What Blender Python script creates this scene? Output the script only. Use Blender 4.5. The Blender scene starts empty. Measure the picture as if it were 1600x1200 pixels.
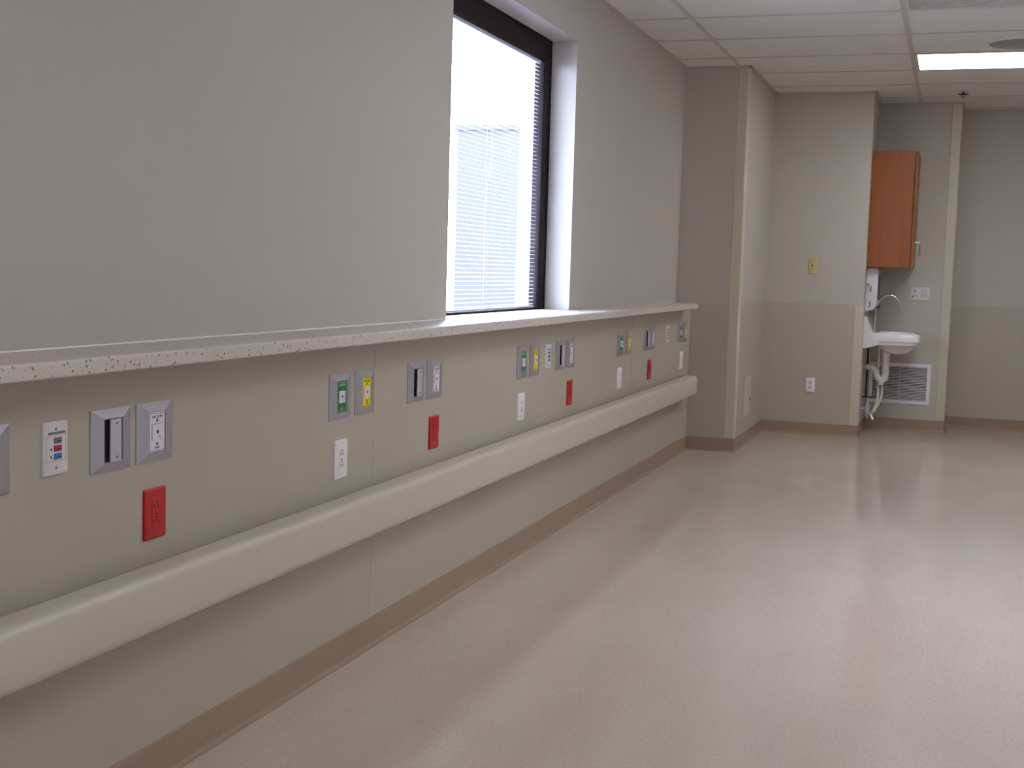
import bpy, bmesh, math, random
from mathutils import Vector, Matrix
random.seed(7)
S = bpy.context.scene
COL = S.collection

# ---------------------------------------------------------------- camera, world, exposure
cd = bpy.data.cameras.new('camera')
cam = bpy.data.objects.new('camera', cd)
COL.objects.link(cam)
cd.sensor_fit = 'HORIZONTAL'; cd.sensor_width = 36.0
cd.lens = 2000.0 / 1600.0 * 36.0
cd.clip_start = 0.05; cd.clip_end = 300
_y, _p, _r = math.radians(18.8705), math.radians(5.1748), math.radians(1.6444)
F = Vector((-math.sin(_y)*math.cos(_p), math.cos(_y)*math.cos(_p), -math.sin(_p)))
R = Vector((math.cos(_y), math.sin(_y), 0)); U = R.cross(F)
R2 = R*math.cos(_r)+U*math.sin(_r); U2 = -R*math.sin(_r)+U*math.cos(_r)
m = Matrix((R2, U2, -F)).transposed().to_4x4(); m.translation = Vector((1.7607, 0, 1.2581))
cam.matrix_world = m
S.camera = cam

W = bpy.data.worlds.new('overcast_sky'); S.world = W; W.use_nodes = True
bg = W.node_tree.nodes['Background']
bg.inputs[0].default_value = (0.76, 0.845, 1.10, 1); bg.inputs[1].default_value = 32.0

S.view_settings.view_transform = 'Standard'; S.view_settings.look = 'None'
S.view_settings.gamma = 1; S.view_settings.use_curve_mapping = False
S.view_settings.exposure = 0.0
LAMP = 11.2          # brightness of a lit fluorescent lens
S.cycles.max_bounces = 10; S.cycles.diffuse_bounces = 6; S.cycles.transparent_max_bounces = 16
S.cycles.sample_clamp_indirect = 12

# room numbers (metres)
D = 0.108; H = 2.6954; Y1 = 9.044; Y2 = 10.406; Y3 = 11.153; Y4 = 11.60
C1 = 0.339; C2 = 1.0986; C3 = 1.742; ZB = 0.097; ZC = 1.048
XR = 5.3; YB = -2.4
WY0, WY1, WZ0, WZ1, WX = 4.6475, 6.3391, 1.048, 2.4121, -0.245
CX0, CT, CW = 0.267, 0.6884, 1.154       # ceiling grid origin and cell
CY0 = 7.3229

# ---------------------------------------------------------------- materials
def srgb(r, g, b):
    f = lambda c: ((c/255+0.055)/1.055)**2.4 if c > 10 else c/255/12.92
    return (f(r), f(g), f(b), 1)
def mat(name, col, rough=0.6, metal=0.0, spec=0.5, noise=0, nscale=20, bump=0, bscale=200, emit=0, coat=0):
    M = bpy.data.materials.new(name); M.use_nodes = True
    nt = M.node_tree; b = nt.nodes['Principled BSDF']
    b.inputs['Base Color'].default_value = col
    b.inputs['Roughness'].default_value = rough; b.inputs['Metallic'].default_value = metal
    b.inputs['Specular IOR Level'].default_value = spec
    b.inputs['Coat Weight'].default_value = coat; b.inputs['Coat Roughness'].default_value = 0.08
    tc = nt.nodes.new('ShaderNodeTexCoord')
    if noise:
        n = nt.nodes.new('ShaderNodeTexNoise'); n.inputs['Scale'].default_value = nscale; n.inputs['Detail'].default_value = 5
        nt.links.new(tc.outputs['Object'], n.inputs['Vector'])
        mr = nt.nodes.new('ShaderNodeMapRange'); mr.inputs['To Min'].default_value = 1-noise; mr.inputs['To Max'].default_value = 1+noise
        mr.inputs['From Min'].default_value = 0.25; mr.inputs['From Max'].default_value = 0.75
        nt.links.new(n.outputs['Fac'], mr.inputs['Value'])
        v = nt.nodes.new('ShaderNodeVectorMath'); v.operation = 'SCALE'; v.inputs[0].default_value = col[:3]
        nt.links.new(mr.outputs[0], v.inputs['Scale']); nt.links.new(v.outputs[0], b.inputs['Base Color'])
    if bump:
        n2 = nt.nodes.new('ShaderNodeTexNoise'); n2.inputs['Scale'].default_value = bscale; n2.inputs['Detail'].default_value = 3
        nt.links.new(tc.outputs['Object'], n2.inputs['Vector'])
        bp = nt.nodes.new('ShaderNodeBump'); bp.inputs['Strength'].default_value = bump; bp.inputs['Distance'].default_value = 0.002
        nt.links.new(n2.outputs['Fac'], bp.inputs['Height']); nt.links.new(bp.outputs[0], b.inputs['Normal'])
    if emit:
        b.inputs['Emission Color'].default_value = col; b.inputs['Emission Strength'].default_value = emit
    return M
M_paint = mat('wall_paint', srgb(193, 185, 176), 0.62, noise=0.012, nscale=3, bump=0.12, bscale=350)
M_wains = mat('vinyl_wainscot', srgb(184, 174, 160), 0.5, noise=0.015, nscale=6, bump=0.15, bscale=500)
M_guard = mat('corner_guard_vinyl', srgb(202, 194, 176), 0.42, noise=0.01)
M_rail = mat('bumper_vinyl', srgb(204, 194, 178), 0.38, noise=0.01, nscale=8)
M_base = mat('rubber_base', srgb(160, 137, 116), 0.4, noise=0.04, nscale=4)
M_ceil = mat('ceiling_tile', srgb(224, 221, 218), 0.9, noise=0.03, nscale=120, bump=0.3, bscale=260)
M_tbar = mat('ceiling_tee', srgb(196, 190, 184), 0.5)
M_white = mat('white_plastic', srgb(242, 235, 242), 0.35)
M_plate = mat('pale_plastic', srgb(222, 218, 218), 0.35)
M_ivory = mat('ivory_plastic', srgb(196, 184, 128), 0.4)
M_red = mat('red_plastic', srgb(188, 24, 36), 0.35)
M_redd = mat('dark_red_slot', srgb(70, 8, 12), 0.6)
M_alu = mat('satin_aluminium', srgb(178, 175, 184), 0.42, metal=0.55, noise=0.04, nscale=60)
M_alud = mat('channel_aluminium', srgb(200, 196, 210), 0.4, metal=0.15)
M_dark = mat('dark_recess', srgb(62, 56, 74), 0.6)
M_green = mat('green_label', srgb(20, 120, 62), 0.4)
M_yel = mat('yellow_label', srgb(236, 218, 20), 0.4)
M_lab = mat('white_label', srgb(232, 226, 236), 0.4)
M_ink = mat('label_ink', srgb(52, 48, 58), 0.6)
M_inkw = mat('label_white_ink', srgb(190, 226, 200), 0.6)
M_inky = mat('label_olive_ink', srgb(110, 96, 6), 0.6)
M_grey = mat('grey_insert', srgb(122, 122, 130), 0.5)
M_crim = mat('crimson_insert', srgb(190, 20, 60), 0.4)
M_blue = mat('blue_insert', srgb(40, 130, 215), 0.4)
M_chrome = mat('chrome', srgb(225, 225, 232), 0.12, metal=1)
M_valve = mat('polished_valve', srgb(214, 214, 232), 0.2, metal=0.4)
M_porc = mat('porcelain', srgb(240, 236, 240), 0.12, coat=0.6)
M_pvc = mat('white_pipe_cover', srgb(222, 214, 212), 0.45)
M_bronze = mat('dark_bronze_frame', srgb(38, 31, 33), 0.6, spec=0.08)
M_slat = mat('blind_slat', srgb(205, 205, 214), 0.4)
M_cord = mat('blind_cord', srgb(150, 156, 180), 0.7)
M_steel = mat('dispenser_steel', srgb(224, 225, 232), 0.3, metal=0.1)
M_brass = mat('brass', srgb(214, 190, 130), 0.3, metal=0.5)
M_grille = mat('grille_paint', srgb(238, 231, 238), 0.4)
M_gdark = mat('duct_dark', srgb(34, 34, 42), 0.8)
M_lens = mat('lit_fluorescent_lens', (0.95, 1.0, 0.99, 1), 0.4, emit=LAMP)
M_lensoff = mat('unlit_prismatic_lens', srgb(200, 196, 198), 0.25, noise=0.2, nscale=14, bump=0.6, bscale=40)
M_metalw = mat('fixture_enamel', srgb(205, 200, 198), 0.4)
M_spk = mat('speaker_grille_grey', srgb(150, 150, 148), 0.6, noise=0.1, nscale=180)
M_out = mat('outside_stucco', srgb(55, 53, 58), 0.9, noise=0.05, nscale=2)
M_pave = mat('outside_concrete', srgb(150, 150, 152), 0.9, noise=0.05, nscale=1)

def mat_floor():
    M = bpy.data.materials.new('sheet_vinyl_floor'); M.use_nodes = True
    nt = M.node_tree; b = nt.nodes['Principled BSDF']; N = nt.nodes.new; L = nt.links.new
    tc = N('ShaderNodeTexCoord')
    n1 = N('ShaderNodeTexNoise'); n1.inputs['Scale'].default_value = 1.3; n1.inputs['Detail'].default_value = 6; n1.inputs['Roughness'].default_value = 0.6
    n2 = N('ShaderNodeTexNoise'); n2.inputs['Scale'].default_value = 90; n2.inputs['Detail'].default_value = 3
    n3 = N('ShaderNodeTexVoronoi'); n3.inputs['Scale'].default_value = 240
    mp = N('ShaderNodeMapping'); mp.inputs['Scale'].default_value = (2.2, 0.8, 1)
    L(tc.outputs['Object'], mp.inputs[0]); L(mp.outputs[0], n1.inputs['Vector'])
    L(tc.outputs['Object'], n2.inputs['Vector']); L(tc.outputs['Object'], n3.inputs['Vector'])
    r = N('ShaderNodeValToRGB'); r.color_ramp.elements[0].position = 0.3; r.color_ramp.elements[1].position = 0.7
    r.color_ramp.elements[0].color = srgb(202, 187, 175); r.color_ramp.elements[1].color = srgb(211, 197, 187)
    L(n1.outputs['Fac'], r.inputs[0])
    mx = N('ShaderNodeMix'); mx.data_type = 'RGBA'; mx.blend_type = 'MULTIPLY'; mx.inputs[0].default_value = 1
    r2 = N('ShaderNodeValToRGB'); r2.color_ramp.elements[0].position = 0.35; r2.color_ramp.elements[1].position = 0.62
    r2.color_ramp.elements[0].color = (0.93, 0.91, 0.90, 1); r2.color_ramp.elements[1].color = (1.03, 1.02, 1.02, 1)
    L(n2.outputs['Fac'], r2.inputs[0]); L(r.outputs[0], mx.inputs[6]); L(r2.outputs[0], mx.inputs[7])
    mx2 = N('ShaderNodeMix'); mx2.data_type = 'RGBA'; mx2.blend_type = 'MULTIPLY'; mx2.inputs[0].default_value = 0.35
    r3 = N('ShaderNodeValToRGB'); r3.color_ramp.elements[0].position = 0.0; r3.color_ramp.elements[1].position = 0.35
    r3.color_ramp.elements[0].color = (0.82, 0.80, 0.78, 1); r3.color_ramp.elements[1].color = (1, 1, 1, 1)
    L(n3.outputs['Distance'], r3.inputs[0]); L(mx.outputs[2], mx2.inputs[6]); L(r3.outputs[0], mx2.inputs[7])
    L(mx2.outputs[2], b.inputs['Base Color'])
    mr = N('ShaderNodeMapRange'); mr.inputs['To Min'].default_value = 0.07; mr.inputs['To Max'].default_value = 0.15
    L(n1.outputs['Fac'], mr.inputs[0]); L(mr.outputs[0], b.inputs['Roughness'])
    b.inputs['Specular IOR Level'].default_value = 0.5
    nb = N('ShaderNodeTexNoise'); nb.inputs['Scale'].default_value = 5; nb.inputs['Detail'].default_value = 2
    L(tc.outputs['Object'], nb.inputs['Vector'])
    bp = N('ShaderNodeBump'); bp.inputs['Strength'].default_value = 0.05; bp.inputs['Distance'].default_value = 0.01
    L(nb.outputs['Fac'], bp.inputs['Height']); L(bp.outputs[0], b.inputs['Normal'])
    return M
M_floor = mat_floor()

def mat_speckled():
    M = bpy.data.materials.new('speckled_solid_surface'); M.use_nodes = True
    nt = M.node_tree; b = nt.nodes['Principled BSDF']; N = nt.nodes.new; L = nt.links.new
    tc = N('ShaderNodeTexCoord'); cur = None
    base = srgb(212, 202, 194)
    prev = None
    for sc, thr, col, keep in ((75, 0.22, srgb(128, 108, 102), 0.80), (120, 0.26, srgb(165, 145, 138), 0.66), (50, 0.12, srgb(70, 62, 66), 0.87)):
        v = N('ShaderNodeTexVoronoi'); v.inputs['Scale'].default_value = sc
        L(tc.outputs['Object'], v.inputs['Vector'])
        lt = N('ShaderNodeMath'); lt.operation = 'LESS_THAN'; lt.inputs[1].default_value = thr; L(v.outputs['Distance'], lt.inputs[0])
        sp = N('ShaderNodeSeparateColor'); L(v.outputs['Color'], sp.inputs[0])
        gt = N('ShaderNodeMath'); gt.operation = 'GREATER_THAN'; gt.inputs[1].default_value = keep; L(sp.outputs[0], gt.inputs[0])
        mu = N('ShaderNodeMath'); mu.operation = 'MULTIPLY'; L(lt.outputs[0], mu.inputs[0]); L(gt.outputs[0], mu.inputs[1])
        mx = N('ShaderNodeMix'); mx.data_type = 'RGBA'; L(mu.outputs[0], mx.inputs[0])
        if prev is None: mx.inputs[6].default_value = base
        else: L(prev, mx.inputs[6])
        mx.inputs[7].default_value = col; prev = mx.outputs[2]
    L(prev, b.inputs['Base Color']); b.inputs['Roughness'].default_value = 0.35
    return M
M_ledge = mat_speckled()

def mat_wood():
    M = bpy.data.materials.new('cherry_laminate'); M.use_nodes = True
    nt = M.node_tree; b = nt.nodes['Principled BSDF']; N = nt.nodes.new; L = nt.links.new
    tc = N('ShaderNodeTexCoord'); mp = N('ShaderNodeMapping'); mp.inputs['Scale'].default_value = (22, 22, 1.2)
    L(tc.outputs['Object'], mp.inputs[0])
    n = N('ShaderNodeTexNoise'); n.inputs['Scale'].default_value = 1.5; n.inputs['Detail'].default_value = 5; n.inputs['Distortion'].default_value = 0.6
    L(mp.outputs[0], n.inputs['Vector'])
    r = N('ShaderNodeValToRGB'); r.color_ramp.elements[0].position = 0.3; r.color_ramp.elements[1].position = 0.72
    r.color_ramp.elements[0].color = srgb(138, 74, 24); r.color_ramp.elements[1].color = srgb(154, 88, 33)
    L(n.outputs['Fac'], r.inputs[0]); L(r.outputs[0], b.inputs['Base Color'])
    b.inputs['Roughness'].default_value = 0.35
    return M
M_wood = mat_wood()
M_gapshade = mat('door_gap_shade', srgb(60, 20, 12), 0.6)

def mat_glass():
    M = bpy.data.materials.new('window_glass'); M.use_nodes = True
    nt = M.node_tree; nt.nodes.remove(nt.nodes['Principled BSDF']); N = nt.nodes.new; L = nt.links.new
    o = nt.nodes['Material Output']; t = N('ShaderNodeBsdfTransparent'); t.inputs[0].default_value = (0.95, 0.97, 0.98, 1)
    g = N('ShaderNodeBsdfGlossy'); g.inputs['Roughness'].default_value = 0.02
    mx = N('ShaderNodeMixShader'); mx.inputs[0].default_value = 0.035; L(t.outputs[0], mx.inputs[1]); L(g.outputs[0], mx.inputs[2]); L(mx.outputs[0], o.inputs[0])
    return M
M_glass = mat_glass()

# ---------------------------------------------------------------- mesh helpers
def box(bm, x0, x1, y0, y1, z0, z1, bev=0, seg=2):
    g = bmesh.ops.create_cube(bm, size=1)['verts']
    for v in g:
        v.co = Vector(((x0+x1)/2+v.co.x*(x1-x0), (y0+y1)/2+v.co.y*(y1-y0), (z0+z1)/2+v.co.z*(z1-z0)))
    if bev:
        es = list({e for v in g for e in v.link_edges})
        bmesh.ops.bevel(bm, geom=es, offset=bev, segments=seg, affect='EDGES', profile=0.5)
def prism(bm, pts, axis, a0, a1):
    """closed outline pts (u,v) extruded along axis: 'x' -> (y,z), 'y' -> (x,z), 'z' -> (x,y)"""
    def P(u, v, a):
        return {'x': (a, u, v), 'y': (u, a, v), 'z': (u, v, a)}[axis]
    A = [bm.verts.new(P(u, v, a0)) for u, v in pts]; B = [bm.verts.new(P(u, v, a1)) for u, v in pts]
    n = len(pts)
    for i in range(n): bm.faces.new((A[i], A[(i+1) % n], B[(i+1) % n], B[i]))
    bm.faces.new(A[::-1]); bm.faces.new(B)
def loft(bm, rings, cap0=True, cap1=True):
    vs = [[bm.verts.new(p) for p in r] for r in rings]; n = len(rings[0])
    for a, b in zip(vs, vs[1:]):
        for i in range(n): bm.faces.new((a[i], a[(i+1) % n], b[(i+1) % n], b[i]))
    if cap0: bm.faces.new(vs[0][::-1])
    if cap1: bm.faces.new(vs[-1])
def tube(bm, pts, r, n=12, sub=6, caps=True):
    pts = [Vector(p) for p in pts]
    if sub and len(pts) > 2:
        out = []
        P = [pts[0]]+pts+[pts[-1]]
        for i in range(1, len(P)-2):
            for k in range(sub):
                t = k/sub; a, b, c, d = P[i-1], P[i], P[i+1], P[i+2]
                out.append(0.5*((2*b)+(c-a)*t+(2*a-5*b+4*c-d)*t*t+(3*b-a-3*c+d)*t**3))
        out.append(pts[-1]); pts = out
    rr = r if callable(r) else (lambda t: r)
    rings = []; up = None
    for i, p in enumerate(pts):
        d = (pts[min(i+1, len(pts)-1)]-pts[max(i-1, 0)]).normalized()
        if up is None: up = Vector((0, 1, 0)) if abs(d.y) < 0.9 else Vector((1, 0, 0))
        s = d.cross(up).normalized(); up = s.cross(d).normalized()
        q = rr(i/(len(pts)-1))
        rings.append([p+(s*math.cos(2*math.pi*k/n)+up*math.sin(2*math.pi*k/n))*q for k in range(n)])
    loft(bm, rings, caps, caps)
def cyl(bm, c, axis, r, h, n=24, r2=None):
    c = Vector(c); a = Vector(axis).normalized()
    s = a.orthogonal().normalized(); t = a.cross(s); r2 = r if r2 is None else r2
    rings = [[c+a*hh+(s*math.cos(2*math.pi*k/n)+t*math.sin(2*math.pi*k/n))*q for k in range(n)] for hh, q in ((0, r), (h, r2))]
    loft(bm, rings)
def obj(name, bm, m, parent=None, smooth=False):
    bmesh.ops.recalc_face_normals(bm, faces=bm.faces)
    me = bpy.data.meshes.new(name); bm.to_mesh(me); bm.free()
    for q in (m if isinstance(m, list) else [m]): me.materials.append(q)
    if smooth:
        for p in me.polygons: p.use_smooth = True
        try: me.set_sharp_from_angle(angle=math.radians(38))
        except Exception: pass
    o = bpy.data.objects.new(name, me); COL.objects.link(o)
    if parent: o.parent = parent
    return o
def BM(): return bmesh.new()
def struct(name, bm, m, parent=None, smooth=False):
    o = obj(name, bm, m, parent, smooth)
    if not parent: o['kind'] = 'structure'
    return o
def tag(o, label, cat, group=None):
    o['label'] = label; o['category'] = cat
    if group: o['group'] = group
    return o
def thing(name, label, cat, mw=None, group=None):
    o = bpy.data.objects.new(name, None); COL.objects.link(o); o.empty_display_size = 0.05
    if mw is not None: o.matrix_world = mw
    return tag(o, label, cat, group)
def bx(x0, x1, y0, y1, z0, z1, bev=0, seg=2):
    b = BM(); box(b, x0, x1, y0, y1, z0, z1, bev, seg); return b

# ---------------------------------------------------------------- room shell
struct('floor', bx(-0.4, XR+0.2, YB-0.2, Y4+0.3, -0.12, 0), M_floor)
# ceiling: tile field, with the grid of tees hung just below it
struct('ceiling', bx(-0.4, XR+0.2, YB-0.2, Y4+0.3, H+0.0025, H+0.12), M_ceil)
b = BM()
ny = range(-14, 7)
for k in range(-1, 6):
    x = CX0+k*CW
    if x > -D+0.03: box(b, x-0.013, x+0.013, YB, Y4, H-0.0025, H+0.006)
for k in ny:
    y = CY0+k*CT
    if y < Y4-0.02 and y > YB: box(b, -D, XR, y-0.011, y+0.011, H-0.0015, H+0.005)
struct('trim_1', b, M_tbar)
b = BM()
for pts in (((-D, YB), (-D, Y1)), ((-D, Y1), (C1, Y1)), ((C1, Y1), (C1, Y2)), ((C1, Y2), (C2, Y2)), ((C2, Y2), (C2, Y3)), ((C2, Y3), (C3, Y3)), ((C3, Y3), (C3, Y4)), ((C3, Y4), (XR, Y4))):
    (ax, ay), (bx_, by) = pts; t = 0.02
    if ax == bx_: box(b, ax, ax+t, ay-(0 if ay == YB else t), by, H-0.004, H+0.003)
    else: box(b, ax, bx_+(t if bx_ < XR else 0), ay-t, ay, H-0.004, H+0.003)
struct('trim_2', b, M_tbar)

# left wall: upper part with the window opening, and the thicker lower part under the ledge
b = BM()
box(b, -0.40, -D, YB, WY0, 0, H+0.01)
box(b, -0.40, -D, WY1, Y1+0.02, 0, H+0.01)
box(b, -0.40, -D, WY0, WY1, WZ1, H+0.01)
box(b, -0.40, -D, WY0, WY1, 0, WZ0-0.04)
struct('wall_left', b, M_paint)
struct('wall_left_lower', bx(-D, 0, YB, Y1+0.01, 0, 1.0163), M_wains)
b = BM()
box(b, 0, 0.0012, 3.7737-0.0028, 3.7737+0.0028, ZB-0.002, 1.0163)
struct('trim_3', b, M_guard)
b = BM(); tube(b, [(-D+0.0035, YB, 1.0525), (-D+0.003, WY0, 1.0525)], 0.0028, 8, 0); struct('trim_9', b, M_white)
struct('trim_4', bx(0, 0.0008, 7.296-0.002, 7.296+0.002, ZB-0.002, 1.0119), M_wains)
struct('wall_column', bx(-0.4, C1, Y1, Y2+0.1, 0, H+0.01), M_paint)
struct('wall_far', bx(C1-0.01, C2, Y2, Y3+0.1, 0, H+0.01), M_paint)
struct('wall_recess', bx(C2-0.01, C3, Y3, Y4+0.1, 0, H+0.01), M_paint)
struct('wall_back', bx(C3-0.01, XR+0.2, Y4, Y4+0.2, 0, H+0.01), M_paint)
b = BM(); V0, V1, VZ0, VZ1 = 4.0, 4.7, 1.6, 2.2
box(b, XR, XR+0.2, YB-0.2, V0, 0, H+0.01); box(b, XR, XR+0.2, V1, Y4, 0, H+0.01); box(b, XR, XR+0.2, V0, V1, 0, VZ0); box(b, XR, XR+0.2, V0, V1, VZ1, H+0.01)
struct('wall_right', b, M_paint)
w2 = bpy.data.objects.new('added_fill_window', None); COL.objects.link(w2); w2['kind'] = 'structure'  # unseen window added in the right wall as daylight fill
b = BM(); e = 0.07
box(b, XR+0.1, XR+0.16, V0, V0+e, VZ0, VZ1); box(b, XR+0.1, XR+0.16, V1-e, V1, VZ0, VZ1); box(b, XR+0.1, XR+0.16, V0, V1, VZ0, VZ0+e); box(b, XR+0.1, XR+0.16, V0, V1, VZ1-e, VZ1);
obj('window_frame', b, M_bronze, w2)
obj('pane', bx(XR+0.128, XR+0.132, V0+e, V1-e, VZ0+e, VZ1-e), M_glass, w2)
struct('wall_near', bx(-0.4, XR+0.2, YB-0.2, YB, 0, H+0.01), M_paint)
# vinyl wainscot sheets
t = 0.003
b = BM()
box(b, 0.0, C1-0.06, Y1-t, Y1, ZB-0.01, ZC)
box(b, C1, C1+t, Y1+0.02, Y2, ZB-0.01, ZC)
struct('trim_5', b, M_wains)
b = BM(); box(b, C1, C2-0.06, Y2-t, Y2, ZB-0.01, ZC); struct('trim_6', b, M_wains)
b = BM(); box(b, C3, XR, Y4-t, Y4, ZB-0.01, ZC); struct('trim_7', b, M_wains)
b = BM(); box(b, C1+t, C1+t+0.0025, Y2-t-0.0025, Y2-t, ZB, ZC); struct('trim_8', b, M_guard)

# baseboards: coved rubber base, mitred plan segments
def baseboard(name, p0, p1, n, m0, m1):
    """p0->p1 wall foot in plan, n = direction into the room, m0/m1 = mitre at each end (+1 grows with depth, -1 shrinks)"""
    p0 = Vector(p0); p1 = Vector(p1); n = Vector(n); d = (p1-p0).normalized()
    prof = [(0, 0), (0.017, 0), (0.0172, 0.0022), (0.011, 0.0052), (0.0062, 0.012), (0.0045, 0.022), (0.0045, ZB-0.004), (0.0032, ZB-0.0008), (0, ZB)]
    b = BM()
    A = [b.verts.new((*(p0+n*u-d*(u*m0)), v)) for u, v in prof]
    B = [b.verts.new((*(p1+n*u+d*(u*m1)), v)) for u, v in prof]
    k = len(prof)
    for i in range(k): b.faces.new((A[i], A[(i+1) % k], B[(i+1) % k], B[i]))
    b.faces.new(A[::-1]); b.faces.new(B)
    return struct(name, b, M_base)
baseboard('baseboard_left', (0, YB), (0, Y1), (1, 0), 0, -1)
baseboard('baseboard_column', (0, Y1), (C1, Y1), (0, -1), -1, 1)
baseboard('baseboard_column_side', (C1, Y1), (C1, Y2), (1, 0), 1, -1)
baseboard('baseboard_far', (C1, Y2), (C2, Y2), (0, -1), -1, 1)
baseboard('baseboard_recess_side', (C2, Y2), (C2, Y3), (1, 0), 1, -1)
baseboard('baseboard_recess', (C2, Y3), (C3, Y3), (0, -1), -1, 1)
baseboard('baseboard_recess_return', (C3, Y3), (C3, Y4), (1, 0), 1, -1)
baseboard('baseboard_back', (C3, Y4), (XR, Y4), (0, -1), -1, 0)

# corner guards: rounded L profiles
def guard(label, cx, cy, wf, ws, z0, z1):
    g = 0.006; r = 0.012; out = []
    out.append((cx-wf, cy)); out.append((cx-wf, cy-g*0.5)); out.append((cx-wf+0.003, cy-g))
    for k in range(7):
        a = -math.pi/2+k/6*math.pi/2
        out.append((cx+g-r+r*math.cos(a), cy-g+r+r*math.sin(a)))
    out += [(cx+g, cy+ws-0.003), (cx+g*0.5, cy+ws), (cx, cy+ws), (cx, cy)]
    b = BM(); prism(b, out, 'z', z0, z1)
    o = obj('corner_guard', b, M_guard, smooth=True)
    tag(o, label, 'corner guard', 'vinyl corner guards')
guard('full height beige corner guard on the left column nearest the handrail end', C1, Y1, 0.070, 0.070, ZB, H-0.012)
guard('short beige corner guard left of the sink, ending at wainscot height', C2, Y2, 0.068, 0.068, ZB, ZC)
guard('full height beige corner guard right of the wall grille and sink', C3, Y3, 0.072, 0.072, ZB, H-0.012)

# ---------------------------------------------------------------- ledge (solid surface sill) and bumper rail
b = BM()
z0, z1, xl = 1.0163, 1.0516, 0.105
rr = 0.007
def ledge_prof(xl_):
    return [(-D, z0), (xl_-0.003, z0), (xl_, z0+0.003)]+[(xl_-rr+rr*math.cos(a), z1-rr+rr*math.sin(a)) for a in (0, .4, .8, 1.2, 1.57)]+[(-D, z1)]
prism(b, ledge_prof(xl), 'y', YB, 8.76)
box(b, WX-0.05, -D, WY0+0.001, WY1-0.001, z0, z1)
o = obj('window_ledge', b, M_ledge, smooth=True)
tag(o, 'long speckled off white solid surface ledge running under the window', 'ledge')
b = BM()
xr_, rt, rb = 0.105, 0.5493, 0.4144
pr = [(0.030, rb+0.004), (0.080, rb), (0.097, rb+0.004), (xr_-0.002, rb+0.012), (xr_, rb+0.022), (xr_, rt-0.026), (xr_-0.004, rt-0.012), (xr_-0.014, rt-0.003), (xr_-0.026, rt), (0.030, rt-0.002)]
rail = thing('bumper_rail', 'long beige vinyl bumper rail along the left wall below the outlets', 'handrail', Matrix.Translation((0, 3, 0.47)))
def loc(bm_, o_):
    bmesh.ops.translate(bm_, verts=bm_.verts, vec=-Vector(o_)); return bm_
prism(b, pr, 'y', YB, 8.80); obj('rail_cover', loc(b, (0, 3, 0.47)), M_rail, rail, smooth=True)
b = BM(); prism(b, [(0.0, rb+0.002)]+[(x+0.0008, z) for x, z in pr[1:-1]]+[(0.0, rt)], 'y', 8.80, 8.83)
obj('end_cap', loc(b, (0, 3, 0.47)), M_rail, rail, smooth=True)
b = BM(); box(b, 0.0, 0.034, YB, 8.79, rb+0.035, rt-0.035); obj('mounting_strip', loc(b, (0, 3, 0.47)), M_rail, rail)

# ---------------------------------------------------------------- window: frame, two panes, blind between them
win = bpy.data.objects.new('window_1', None); COL.objects.link(win); win.location = (WX, (WY0+WY1)/2, WZ0); win['kind'] = 'structure'
wo = (WX, (WY0+WY1)/2, WZ0)
FW = 0.113; X0 = WX-0.05
b = BM()
box(b, X0, WX, WY0, WY0+0.108, WZ0, WZ1, 0.003); box(b, X0, WX, WY1-0.108, WY1, WZ0, WZ1, 0.003)
box(b, X0, WX, WY0+0.10, WY1-0.10, WZ1-FW, WZ1, 0.003); box(b, X0, WX-0.002, WY0+0.10, WY1-0.10, WZ0, WZ0+0.012, 0.002)
box(b, WX-0.002, WX+0.006, WY0, WY0+0.018, WZ0, WZ1, 0.002); box(b, WX-0.002, WX+0.006, WY1-0.018, WY1, WZ0, WZ1, 0.002); box(b, WX-0.002, WX+0.006, WY0, WY1, WZ1-0.018, WZ1, 0.002)
obj('window_frame', loc(b, wo), M_bronze, win)
for xx in (WX-0.008, X0+0.006):
    b = BM(); box(b, xx-0.0015, xx+0.0015, WY0+0.09, WY1-0.09, WZ0+0.006, WZ1-0.09); obj('pane', loc(b, wo), M_glass, win)
by0, by1 = WY0+0.112, WY1-0.112
bl = thing('venetian_blind', 'white horizontal mini blind in the dark framed window', 'blind', Matrix.Translation((WX-0.024, (by0+by1)/2, WZ0+0.02)))
bo = (WX-0.024, (by0+by1)/2, WZ0+0.02)
b = BM(); n = 64; zt = WZ1-FW-0.016; zb_ = WZ0+0.032
for i in range(n):
    z = zb_+(zt-zb_)*i/(n-1)
    pts = []
    w = 0.0065; tilt = -0.12
    prof = [(-w, 0), (-w/2, 0.0009), (0, 0.0012), (w/2, 0.0009), (w, 0)]
    top = [(WX-0.024+u, z+v+u*tilt) for u, v in prof]; bot = [(x, zz-0.0004) for x, zz in top[::-1]]
    prism(b, top+bot, 'y', by0+0.006, by1-0.006)
obj('slats', loc(b, bo), M_slat, bl)
obj('head_rail', loc(bx(WX-0.034, WX-0.014, by0+0.003, by1-0.003, WZ1-FW-0.013, WZ1-FW-0.001, 0.001), bo), M_slat, bl)
obj('bottom_rail', loc(bx(WX-0.033, WX-0.015, by0+0.006, by1-0.006, WZ0+0.014, WZ0+0.023, 0.002), bo), M_slat, bl)
for yy in (4.95, 5.515, 6.09):
    b = BM()
    for dx in (-0.0072, 0.0072): box(b, WX-0.024+dx-0.0006, WX-0.024+dx+0.0006, yy-0.0012, yy+0.0012, WZ0+0.02, WZ1-FW-0.01)
    obj('ladder_cord', loc(b, bo), M_cord, bl)
b = BM(); tube(b, [(WX-0.0125, 5.53, zt), (WX-0.0125, 5.53, 1.70)], 0.0010, 6, 0); tube(b, [(WX-0.0125, 5.53, 1.72), (WX-0.0125, 5.53, 1.66)], 0.0022, 8, 0)
obj('tilt_cord', loc(b, bo), M_slat, bl)

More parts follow.
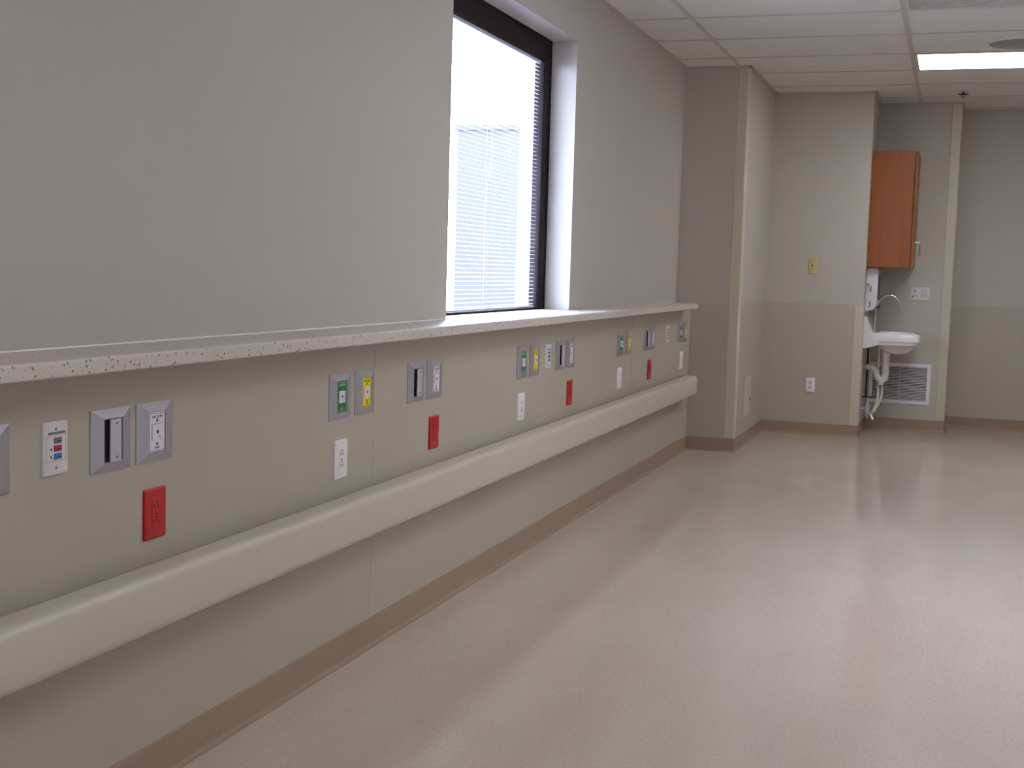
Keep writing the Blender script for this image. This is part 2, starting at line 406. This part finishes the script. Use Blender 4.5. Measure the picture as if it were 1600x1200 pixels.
# ---------------------------------------------------------------- outdoors seen through the blind
struct('ground', bx(-160, -0.6, -60, 160, -4.2, -4.0), M_pave)
b = BM(); box(b, -21.98, -18.74, 60, 66, -4.0, 8.0)
bd = thing('building', 'pale grey stucco building seen faintly through the blind', 'building', Matrix.Translation((-20.36, 63, -4)))
obj('wall', loc(b, (-20.36, 63, -4)), M_out, bd)
obj('parapet', loc(bx(-22.1, -18.6, 59.9, 66.1, 8.0, 8.25), (-20.36, 63, -4)), M_out, bd)
# unseen concrete brow outside, added to shade the top of the window reveal
struct('trim_10', bx(-0.85, -0.40, WY0-0.6, WY1+0.6, WZ1+0.05, WZ1+0.25), M_pave)

# ---------------------------------------------------------------- ceiling fixtures
def troffer(label, i, k, lit):
    x0 = CX0+i*CW; y0 = CY0+k*CT; x1 = x0+CW; y1 = y0+CT
    c = ((x0+x1)/2, (y0+y1)/2, H)
    T = thing('ceiling_light', label, 'ceiling light', Matrix.Translation(c), 'recessed fluorescent ceiling lights')
    b = BM(); f = 0.022; a = 0.013
    box(b, x0+a, x0+a+f, y0+a, y1-a, H-0.004, H+0.004, 0.001); box(b, x1-a-f, x1-a, y0+a, y1-a, H-0.004, H+0.004, 0.001)
    box(b, x0+a, x1-a, y0+a, y0+a+f, H-0.0042, H+0.004, 0.001); box(b, x0+a, x1-a, y1-a-f, y1-a, H-0.0042, H+0.004, 0.001)
    obj('frame', loc(b, c), M_metalw, T)
    e = a+f
    obj('lens', loc(bx(x0+e, x1-e, y0+e, y1-e, H-0.0015, H+0.0035), c), M_lens if lit else M_lensoff, T)
troffer('lit rectangular ceiling light glowing white at upper right', 1, 2, True)
troffer('unlit ceiling light with mottled lens at the top right edge', 1, -1, False)
troffer('lit ceiling light above the camera view, in front of the window', 1, -4, True)
troffer('lit ceiling light above and behind the camera, near the ledge side', 1, -10, True)
troffer('lit ceiling light right of the camera view, level with the window', 3, -4, True)
sp = thing('ceiling_speaker', 'round grey flush ceiling speaker in front of the lit light', 'speaker', Matrix.Translation((2.055, 8.42, H)))
b = BM(); cyl(b, (0, 0, 0.004), (0, 0, -1), 0.192, 0.010, 48, 0.186); obj('rim', b, M_metalw, sp, True)
b = BM(); cyl(b, (0, 0, -0.005), (0, 0, -1), 0.178, 0.004, 48, 0.170); obj('speaker_grille', b, M_spk, sp, True)
sk = thing('fire_sprinkler', 'small dark pendent fire sprinkler under the far ceiling', 'sprinkler', Matrix.Translation((1.745, 10.48, H)))
b = BM(); cyl(b, (0, 0, 0.002), (0, 0, -1), 0.036, 0.006, 24, 0.030); obj('escutcheon', b, M_metalw, sk, True)
b = BM(); cyl(b, (0, 0, -0.004), (0, 0, -1), 0.010, 0.022, 12, 0.006)
tube(b, [(-0.006, 0, -0.018), (-0.013, 0, -0.030), (-0.004, 0, -0.046)], 0.0025, 6, 3); tube(b, [(0.006, 0, -0.018), (0.013, 0, -0.030), (0.004, 0, -0.046)], 0.0025, 6, 3)
obj('sprinkler_body', b, M_gdark, sk, True)
b = BM(); cyl(b, (0, 0, -0.020), (0, 0, -1), 0.040, 0.0035, 20, 0.036); cyl(b, (0, 0, -0.044), (0, 0, -1), 0.012, 0.003, 14); obj('deflector', b, M_gdark, sk, True)

# ---------------------------------------------------------------- wall plates (built in a local frame: x right, y up, z out of the wall)
def wall_mw(y, z): return Matrix(((0, 0, 1, 0), (1, 0, 0, y), (0, 1, 0, z), (0, 0, 0, 1)))
def far_mw(x, y, z): return Matrix(((1, 0, 0, x), (0, 0, -1, y), (0, 1, 0, z), (0, 0, 0, 1)))
def text_mesh(name, s, size, x, y, z, m, parent, wx=1.0):
    cu = bpy.data.curves.new('t', 'FONT'); cu.body = s; cu.size = size; cu.align_x = 'CENTER'; cu.align_y = 'CENTER'; cu.extrude = 0.0002
    to = bpy.data.objects.new('t', cu); COL.objects.link(to)
    dg = bpy.context.evaluated_depsgraph_get(); me = bpy.data.meshes.new_from_object(to.evaluated_get(dg))
    bpy.data.objects.remove(to); me.name = name
    for v in me.vertices: v.co = Vector((v.co.x*wx+x, v.co.y+y, v.co.z+z))
    me.materials.clear(); me.materials.append(m)
    o = bpy.data.objects.new(name, me); COL.objects.link(o)
    if parent: o.parent = parent
    return o
GW, GH = 0.1442, 0.1408
def bezel(parent, sunk=False):
    b = BM(); w, h = GW/2, GH/2; iw, ih = 0.0335, 0.0480; zr = 0.0095
    def rect(a, c, z): return [(-a, -c, z), (a, -c, z), (a, c, z), (-a, c, z)]
    loft(b, [rect(w, h, 0), rect(w, h, 0.0022), rect(iw+0.002, ih+0.002, zr), rect(iw, ih, zr), rect(iw-0.0006, ih-0.0006, 0.003)], True, True)
    return obj('bezel', b, M_alu, parent)
def ring_rect(b, w, h, t_, z0, z1):
    box(b, -w, w, h-t_, h, z0, z1); box(b, -w, w, -h, -h+t_, z0, z1); box(b, -w, -w+t_, -h+t_, h-t_, z0, z1); box(b, w-t_, w, -h+t_, h-t_, z0, z1)
def gas_plate(kind, label):
    T = thing({'g': 'oxygen_outlet', 'y': 'medical_air_outlet', 'v': 'vacuum_outlet'}[kind], label, 'gas outlet', None, 'medical gas outlets')
    bezel(T)
    m = {'g': M_green, 'y': M_yel, 'v': M_lab}[kind]; ink = {'g': M_inkw, 'y': M_inky, 'v': M_ink}[kind]
    P = obj('label_panel', bx(-0.0325, 0.0325, -0.047, 0.047, 0.003, 0.0088, 0.0008), m, T)
    b = BM(); z = 0.0088
    ring_rect(b, 0.0308, 0.0438, 0.0009, z-0.0002, z+0.0004)
    obj('border_line', b, ink, P)
    text_mesh('lettering', {'g': 'OXYGEN', 'y': 'MED AIR', 'v': 'VACUUM'}[kind], 0.0098, 0, 0.0352, z+0.0002, ink, P)
    text_mesh('lettering', 'PUSH', 0.0078, 0, -0.0375, z+0.0002, ink, P)
    for yy in (0.0265, -0.0285):
        b = BM(); cyl(b, (0, yy, z-0.001), (0, 0, 1), 0.0032, 0.0018, 16); obj('index_pin', b, M_grey if kind == 'g' else ink, P)
    Q = obj('latch_plate', bx(-0.0205, 0.0205, -0.0195, 0.0175, z-0.001, z+0.0022, 0.002, 3), M_lab, T)
    b = BM(); cyl(b, (-0.001, 0.0, z+0.0015), (0, 0, 1), 0.0042, 0.0012, 20); obj('port_hole', b, M_ink, Q)
    b = BM(); cyl(b, (0.008, -0.0125, z+0.0015), (0, 0, 1), 0.0018, 0.0011, 10); obj('release_dot', b, M_ink, Q)
    if kind in 'v':
        b = BM(); ring_rect(b, 0.0215, 0.0195, 0.0007, z-0.0005, z+0.0004); obj('outline', b, M_ink, Q)
    return T
def slide_plate(label):
    T = thing('vacuum_slide', label, 'slide bracket', None, 'vacuum bottle slide brackets'); bezel(T)
    obj('recess', bx(-0.033, 0.033, -0.0475, 0.0475, 0.002, 0.0036), M_dark, T)
    b = BM(); box(b, -0.012, 0.012, -0.046, 0.046, 0.003, 0.0135)
    C = obj('channel', b, M_dark, T)  # recess and channel coloured dark for the shade beside the rail
    b = BM(); box(b, -0.0215, 0.017, -0.0475, 0.0475, 0.0135, 0.0175, 0.0008)
    box(b, 0.0195, 0.0235, -0.0475, 0.0475, 0.004, 0.0125, 0.0008)
    obj('slide_rail', b, M_alud, T)
    for yy in (0.038, -0.038):
        b = BM(); cyl(b, (0.0005, yy, 0.017), (0, 0, 1), 0.0038, 0.0014, 14, 0.003); obj('screw', b, M_grey, T, True)
    return T
def rplate(b, w, h, d):
    r = 0.004
    def rr_(w_, h_, z):
        out = []
        for cx, cy, a0 in ((w_-r, h_-r, 0), (-w_+r, h_-r, 90), (-w_+r, -h_+r, 180), (w_-r, -h_+r, 270)):
            for k in range(4): a = math.radians(a0+k*30); out.append((cx+r*math.cos(a), cy+r*math.sin(a), z))
        return out
    loft(b, [rr_(w, h, 0), rr_(w, h, d*0.45), rr_(w-0.0015, h-0.0015, d*0.8), rr_(w-0.004, h-0.004, d)])
def outlet(color, label, w=0.0869, h=0.1213, far=False):
    T = thing('power_outlet', label, 'power outlet', None, 'red power outlets' if color == 'red' else 'white power outlets')
    m = M_red if color == 'red' else M_white; sl = M_redd if color == 'red' else M_ink
    b = BM(); rplate(b, w/2, h/2, 0.0065); obj('cover_plate', b, m, T, True)
    z = 0.0065
    if far:
        for yy in (0.0195, -0.0195):
            b = BM(); cyl(b, (0, yy, z-0.001), (0, 0, 1), 0.0165, 0.0025, 24); r_ = obj('receptacle', b, M_plate, T, True)
            b = BM(); box(b, -0.0080, -0.0050, yy-0.002, yy+0.007, z+0.0013, z+0.0019); box(b, 0.0050, 0.0080, yy-0.002, yy+0.006, z+0.0013, z+0.0019); cyl(b, (0, yy-0.0085, z+0.0013), (0, 0, 1), 0.0028, 0.0006, 10)
            obj('slots', b, M_ink, r_)
        b = BM(); cyl(b, (0, 0, z-0.0005), (0, 0, 1), 0.0028, 0.001, 10); obj('screw', b, M_grey, T)
        return T
    r_ = obj('receptacle', bx(-0.0165, 0.0165, -0.0335, 0.0335, z-0.001, z+0.0016, 0.0008), m, T)
    b = BM(); zz = z+0.0012; e = z+0.0021
    for yy in (0.018, -0.018):
        box(b, -0.0085, -0.0055, yy-0.004, yy+0.005, zz, e); box(b, 0.0050, 0.0080, yy-0.004, yy+0.004, zz, e); cyl(b, (0, yy+0.0105, zz), (0, 0, 1), 0.0030, e-zz, 10)
    box(b, -0.006, 0.006, -0.0015, 0.0015, zz, e-0.0003)
    obj('slots', b, sl, r_)
    for yy in (h/2-0.011, -h/2+0.011):
        b = BM(); cyl(b, (0, yy, z-0.0006), (0, 0, 1), 0.0024, 0.0011, 10); obj('screw', b, m, T)
    return T
def data_plate(kind, label):
    T = thing('data_plate' if kind != 'jacks' else 'jack_plate', label, 'data plate', None, 'data jack plates')
    b = BM(); rplate(b, 0.0397, 0.05725, 0.006); obj('cover_plate', b, M_plate, T, True)
    z = 0.006
    for yy in (0.041, -0.041):
        b = BM(); cyl(b, (0, yy, z-0.0006), (0, 0, 1), 0.0030, 0.0012, 12); obj('screw', b, M_grey, T)
    if kind == 'jacks':
        for xx in (-0.012, 0.012):
            for yy in (0.027, 0.010, -0.007, -0.024):
                obj('jack', bx(xx-0.0065, xx+0.0065, yy-0.005, yy+0.005, z-0.001, z+0.001, 0.0006), M_ink, T)
        return T
    obj('label_strip', bx(-0.025, 0.029, 0.0300, 0.0350, z-0.0008, z+0.0008), M_grey, T)
    for yy, m in ((0.0165, M_grey), (0.0, M_crim), (-0.0165, M_blue)):
        j = obj('jack', bx(-0.0065, 0.0165, yy-0.0062, yy+0.0062, z-0.001, z+0.0022, 0.0006), m, T)
        obj('jack_slot', bx(0.0, 0.0125, yy-0.0022, yy+0.0002, z+0.0018, z+0.0024), M_ink, j)
        if yy < 0.01:
            b = BM(); cyl(b, (-0.0155, yy-0.001, z-0.0006), (0, 0, 1), 0.0024, 0.0012, 12); obj('indicator', b, M_ink, T)
    b = BM(); ring_rect(b, 0.031, 0.0275, 0.0005, z-0.0004, z+0.0003); obj('outline', b, M_grey, T)
    return T
def children(o): return [c for c in bpy.data.objects if c.parent == o]
def copy_tree(o, parent=None):
    c = o.copy(); COL.objects.link(c); c.parent = parent
    for ch in children(o): copy_tree(ch, c)
    return c
ZG, ZD, ZO = 0.8515, 0.8557, 0.6562
proto = {}
def place(kind, y, z, label):
    if kind not in proto:
        o = {'g': lambda: gas_plate('g', label), 'y': lambda: gas_plate('y', label), 'v': lambda: gas_plate('v', label), 's': lambda: slide_plate(label),
             'r': lambda: outlet('red', label), 'w': lambda: outlet('white', label), 'd': lambda: data_plate('abc', label), 'j': lambda: data_plate('jacks', label)}[kind]()
        proto[kind] = o
    else:
        o = copy_tree(proto[kind]); o['label'] = label
    o.matrix_world = wall_mw(y, z)
place('y', 2.066-GW/2, ZG, 'yellow medical air outlet cut off by the left picture edge')
place('d', 2.2006, ZD, 'nearest white data plate with grey, red and blue jacks, left wall')
place('s', 2.3912, ZG, 'nearest aluminium slide bracket, left of the nearest white vacuum outlet')
place('v', 2.5564, ZG, 'nearest white vacuum outlet in aluminium bezel, above the nearest red outlet')
place('r', 2.5561, ZO, 'nearest and largest red power outlet, far left of the bumper rail')
place('g', 3.5204, ZG, 'largest green oxygen outlet, just left of the tall wall seam')
place('y', 3.6968, ZG, 'yellow medical air outlet touching the tall wall seam')
place('w', 3.528, ZO, 'largest white power outlet, just left of the tall wall seam')
place('s', 4.1078, ZG, 'slide bracket just right of the tall wall seam')
place('v', 4.278, ZG, 'white vacuum outlet second nearest, right of the tall wall seam')
place('r', 4.2801, ZO, 'second nearest red power outlet, right of the tall wall seam')
place('g', 5.2748, ZG, 'green oxygen outlet on the left wall under the right half of the window')
place('y', 5.4505, ZG, 'yellow medical air outlet just left of the small coloured data plate')
place('d', 5.648, ZD, 'second data plate with three tiny jacks, between yellow outlet and slide bracket')
place('s', 5.8497, ZG, 'slide bracket right of the small coloured data plate')
place('v', 6.0146, ZG, 'third nearest white vacuum outlet, right of the coloured data plate station')
place('w', 5.2724, ZO, 'second nearest white power outlet, below the window')
place('r', 6.0189, ZO, 'third nearest red power outlet, under the third station')
place('g', 7.014, ZG, 'green oxygen outlet of the fourth station, beyond the window')
place('y', 7.1983, ZG, 'yellow medical air outlet of the fourth station, beyond the window')
place('w', 7.0109, ZO, 'third nearest white power outlet, left of the farthest red outlet')
place('s', 7.665, ZG, 'farthest slide bracket, above the farthest red outlet')
place('v', 7.822, ZG, 'farthest white vacuum outlet, touching the farthest slide bracket')
place('r', 7.7637, ZO, 'smallest and farthest red power outlet on the left wall')
place('j', 8.2742, ZD, 'white plate with rows of small dark jacks near the left wall end')
place('g', 8.7625-0.078, ZG, 'farthest and smallest green oxygen outlet near the column')
place('y', 8.7625+0.085, ZG, 'farthest and smallest yellow medical air outlet beside the column')
place('w', 8.7482, ZO, 'farthest white power outlet on the left wall, above the rail end')

# plates on the far walls
o = outlet('white', 'white duplex power outlet low on the far wall', 0.0700, 0.117, far=True); o.matrix_world = far_mw(0.7195, Y2-0.003, 0.397)
T = thing('phone_plate', 'ivory phone plate with one dark jack on the far wall', 'wall plate', far_mw(0.692, Y2, 1.343))
b = BM(); rplate(b, 0.0355, 0.062, 0.006); obj('cover_plate', b, M_ivory, T, True)
obj('jack', bx(-0.006, 0.006, -0.004, 0.008, 0.005, 0.0072, 0.0006), M_ink, T)
for yy in (0.042, -0.042):
    b = BM(); cyl(b, (0, yy, 0.0055), (0, 0, 1), 0.0028, 0.001, 10); obj('screw', b, M_ivory, T)
T = thing('nurse_call_station', 'pale horizontal call station plate on the wall right of the faucet', 'wall plate', far_mw(1.4945, Y3, 1.1425))
b = BM(); rplate(b, 0.0765, 0.054, 0.007); obj('cover_plate', b, M_plate, T, True)
b = BM(); cyl(b, (-0.036, 0.020, 0.006), (0, 0, 1), 0.0095, 0.006, 20, 0.008); obj('button', b, M_grey, T, True)
b = BM(); cyl(b, (-0.056, -0.027, 0.006), (0, 0, 1), 0.0068, 0.004, 16); obj('jack', b, M_ink, T, True)
obj('label_strip', bx(-0.058, -0.008, -0.019, -0.015, 0.0065, 0.0074), M_grey, T)
obj('panel', bx(0.010, 0.058, -0.030, 0.038, 0.0065, 0.0082, 0.001), mat('call_panel_grey', srgb(200, 197, 200), 0.45), T)
# access panel on the column's side wall
T = thing('access_panel', 'small beige access door low on the column side wall', 'access panel', Matrix(((0, 0, 1, C1+0.003), (1, 0, 0, 9.59), (0, 1, 0, 0.353), (0, 0, 0, 1))))
b = BM(); ring_rect(b, 0.185, 0.175, 0.022, 0, 0.004); obj('frame', b, M_wains, T)
obj('door', bx(-0.160, 0.160, -0.150, 0.150, 0, 0.0035, 0.001), M_guard, T)
b = BM(); cyl(b, (0.125, -0.030, 0.003), (0, 0, 1), 0.012, 0.004, 16); box(b, 0.121, 0.129, -0.040, -0.020, 0.006, 0.009); obj('latch', b, M_gdark, T, True)

# return air grille
gx0, gx1, gz0, gz1 = 1.128, 1.618, 0.222, 0.560
T = thing('air_grille', 'white louvered return air grille on the wall behind the sink', 'vent', far_mw((gx0+gx1)/2, Y3, (gz0+gz1)/2))
w, h = (gx1-gx0)/2, (gz1-gz0)/2
b = BM(); ring_rect(b, w, h, 0.028, 0, 0.010); obj('frame', b, M_grille, T)
obj('backing', bx(-w+0.02, w-0.02, -h+0.02, h-0.02, 0.0005, 0.0015), M_gdark, T)
b = BM(); n = 22
for i in range(n):
    y = -h+0.028+(2*h-0.056)*(i+0.5)/n
    prism(b, [(y-0.0030, 0.0085), (y-0.0020, 0.0092), (y+0.0030, 0.0035), (y+0.0020, 0.0028)], 'x', -w+0.026, w-0.026)
obj('louvers', b, M_grille, T)
obj('mullion', bx(-0.0015, 0.0015, -h+0.026, h-0.026, 0.0088, 0.0098), M_grille, T)

# ---------------------------------------------------------------- wall cabinet
cy0, cy1, cz0, cz1 = 10.526, 11.10, 1.348, 2.253
co = (1.25, (cy0+cy1)/2, cz0)
T = thing('wall_cabinet', 'orange brown wooden wall cabinet hanging over the sink', 'cabinet', Matrix.Translation(co))
obj('body', loc(bx(C2+0.001, 1.420, cy0, cy1, cz0, cz1, 0.001), co), M_wood, T)
obj('door_gap', loc(bx(1.420, 1.4265, cy0+0.004, cy1-0.004, cz0+0.004, cz1-0.004), co), M_gapshade, T)  # strip coloured dark for the shade in the gap behind the doors
ym = (cy0+cy1)/2
for a0, a1 in ((cy0+0.001, ym-0.0015), (ym+0.0015, cy1-0.001)):
    dd = obj('door', loc(bx(1.4265, 1.446, a0, a1, cz0+0.001, cz1-0.001, 0.0015), co), M_wood, T)
    hy = a1-0.035 if a0 < ym-0.1 else a0+0.035
    b = BM(); tube(b, [(1.444, hy, 1.552), (1.478, hy, 1.552), (1.484, hy, 1.546), (1.484, hy, 1.456), (1.478, hy, 1.450), (1.444, hy, 1.450)], 0.0045, 10, 0)
    obj('handle', loc(b, co), M_chrome, dd, True)

# ---------------------------------------------------------------- paper towel dispenser
do = (1.12, 10.74, 1.05)
T = thing('towel_dispenser', 'silvery paper towel dispenser on the wall under the cabinet', 'towel dispenser', Matrix.Translation(do))
b = BM(); prism(b, [(C2+0.001, 0.992), (1.155, 1.008), (1.182, 1.046), (1.186, 1.075), (1.186, 1.325), (1.176, 1.338), (C2+0.001, 1.338)], 'y', 10.60, 10.88)
es = list(b.edges); bmesh.ops.bevel(b, geom=es, offset=0.004, segments=2, affect='EDGES')
obj('housing', loc(b, do), M_steel, T, True)
b = BM(); box(b, 1.131, 1.138, 10.597, 10.602, 1.150, 1.200); box(b, 1.129, 1.136, 10.597, 10.602, 1.030, 1.078); obj('side_slots', loc(b, do), M_dark, T)
b = BM(); box(b, 1.181, 1.189, 10.62, 10.86, 1.085, 1.28, 0.002); obj('front_cover', loc(b, do), mat('smoked_cover', srgb(96, 86, 118), 0.25), T)
b = BM(); tube(b, [(1.100, 10.592, 1.225), (1.122, 10.592, 1.215), (1.126, 10.592, 1.19), (1.112, 10.592, 1.165)], 0.008, 10, 4); obj('side_lever', loc(b, do), M_steel, T, True)

# small brass cap on the wall under the cabinet
b = BM(); cyl(b, (0, 0, -0.001), (0, 0, 1), 0.014, 0.006, 20, 0.013); cyl(b, (0, 0, 0.004), (0, 0, 1), 0.008, 0.012, 16, 0.005)
o = obj('brass_stud', b, M_brass, None, True); o.matrix_world = far_mw(1.176, Y3, 1.321)
tag(o, 'tiny round brass stud on the wall just under the cabinet bottom', 'stud')

# ---------------------------------------------------------------- wash basin with its faucet and plumbing
sc = (1.315, 10.78, 0.80)
T = thing('wall_sink', 'white porcelain wall hung sink with gooseneck faucet and exposed white pipes', 'sink', Matrix.Translation(sc))
def sup(cx, cy, a, c, z, p=4, n=40):
    out = []
    for k in range(n):
        q = 2*math.pi*k/n; ca, sa = math.cos(q), math.sin(q)
        out.append((cx+a*abs(ca)**(2/p)*(1 if ca >= 0 else -1), cy+c*abs(sa)**(2/p)*(1 if sa >= 0 else -1), z))
    return out
cxs, cys, a, c = 1.317, 10.78, 0.216, 0.235
b = BM()
loft(b, [sup(1.355, cys, 0.050, 0.06, 0.655, 2), sup(1.355, cys, 0.085, 0.11, 0.664, 2), sup(1.352, cys, 0.125, 0.150, 0.690, 2.2), sup(1.345, cys, 0.160, 0.18, 0.722, 2.6),
         sup(1.320, cys, 0.200, 0.222, 0.734, 5), sup(cxs, cys, 0.205, 0.226, 0.752, 7), sup(cxs, cys, 0.207, 0.228, 0.757, 7), sup(cxs, cys, a, c, 0.764, 8), sup(cxs, cys, a, c, 0.818, 8), sup(cxs, cys, a-0.004, c-0.004, 0.827, 8), sup(cxs, cys, a-0.012, c-0.012, 0.830, 8),
         sup(1.352, cys, 0.155, 0.19, 0.826, 3.4), sup(1.352, cys, 0.145, 0.18, 0.800, 3.2), sup(1.355, cys, 0.110, 0.14, 0.735, 2.6), sup(1.355, cys, 0.040, 0.05, 0.700, 2)])
obj('basin', loc(b, sc), M_porc, T, True)
b = BM(); prism(b, [(C2+0.001, 0.700), (1.130, 0.703), (1.165, 0.716), (1.220, 0.735), (1.225, 0.80), (1.170, 0.828), (1.130, 0.938), (1.118, 0.954), (C2+0.001, 0.958)], 'y', 10.547, 11.013)
bmesh.ops.bevel(b, geom=list(b.edges), offset=0.004, segments=2, affect='EDGES')
obj('backsplash', loc(b, sc), M_porc, T, True)
FY = 10.72
fa = None
b = BM(); cyl(b, (1.176, FY, 0.826), (0, 0, 1), 0.022, 0.018, 20, 0.012)
tube(b, [(1.176, FY, 0.83), (1.178, FY, 0.96), (1.182, FY, 1.05), (1.200, FY, 1.085), (1.235, FY, 1.116), (1.275, FY, 1.128), (1.315, FY, 1.117), (1.348, FY, 1.083), (1.362, FY, 1.04), (1.364, FY, 1.005)], 0.0075, 12, 6)
fa = obj('faucet', loc(b, sc), M_chrome, T, True)
b = BM(); tube(b, [(1.186, FY-0.01, 1.022), (1.196, FY-0.045, 1.030), (1.206, FY-0.075, 1.036)], 0.007, 10, 3); obj('faucet_lever', loc(b, sc), M_gdark, fa, True)
PY = 10.76
b = BM(); tube(b, [(1.274, PY, 0.70), (1.274, PY, 0.60), (1.274, PY, 0.50), (1.266, PY, 0.455), (1.240, PY, 0.440), (1.214, PY, 0.462), (1.198, PY, 0.510), (1.176, PY, 0.538), (1.150, PY, 0.541), (1.128, PY, 0.541)], lambda t_: 0.0285 if t_ < 0.45 else 0.0285-0.006*min(1, (t_-0.45)/0.2), 18, 6)
cyl(b, (1.242, PY, 0.432), (0, 0, -1), 0.025, 0.030, 16, 0.021)
obj('trap', loc(b, sc), M_pvc, T, True)
b = BM(); cyl(b, (C2+0.001, PY, 0.541), (1, 0, 0), 0.030, 0.006, 20); cyl(b, (C2+0.004, PY, 0.541), (1, 0, 0), 0.018, 0.030, 8); obj('trap_nut', loc(b, sc), M_valve, T, True)
for dx, dy in ((0.0, 0.03), (0.028, 0.06)):
    b = BM(); tube(b, [(1.212+dx, PY+dy, 0.70), (1.218+dx, PY+dy, 0.42), (1.224+dx, PY+dy-0.01, 0.33), (1.218+dx*0.6, PY+dy-0.02, 0.25), (1.192+dx*0.2, PY+dy-0.03, 0.178)], 0.0105, 12, 5)
    obj('supply_hose', loc(b, sc), M_pvc, T, True)
b = BM(); cyl(b, (1.190, PY+0.01, 0.185), (-0.35, 0, -1), 0.017, 0.055, 8, 0.014); tube(b, [(1.17, PY+0.01, 0.155), (1.14, PY+0.01, 0.172), (C2+0.002, PY+0.01, 0.178)], 0.009, 10, 3); cyl(b, (1.175, PY, 0.150), (0.55, -0.4, -1), 0.011, 0.045, 12, 0.014)
obj('stop_valve', loc(b, sc), M_valve, T, True)
b = BM(); cyl(b, (1.146, PY-0.02, 0.178), (0, 0, 1), 0.021, 0.058, 20); tube(b, [(1.146, PY-0.02, 0.125), (1.146, PY-0.02, 0.295)], 0.006, 8, 0); tube(b, [(C2+0.002, PY-0.02, 0.20), (1.14, PY-0.02, 0.20)], 0.008, 8, 0)
obj('stop_valve', loc(b, sc), M_valve, T, True)
b = BM(); tube(b, [(C2+0.002, PY-0.02, 0.298), (1.185, PY-0.02, 0.298)], 0.006, 8, 0); tube(b, [(1.128, PY+0.04, 0.30), (1.128, PY+0.04, 0.70)], 0.007, 8, 0)
obj('support_rod', loc(b, sc), M_gdark, T, True)
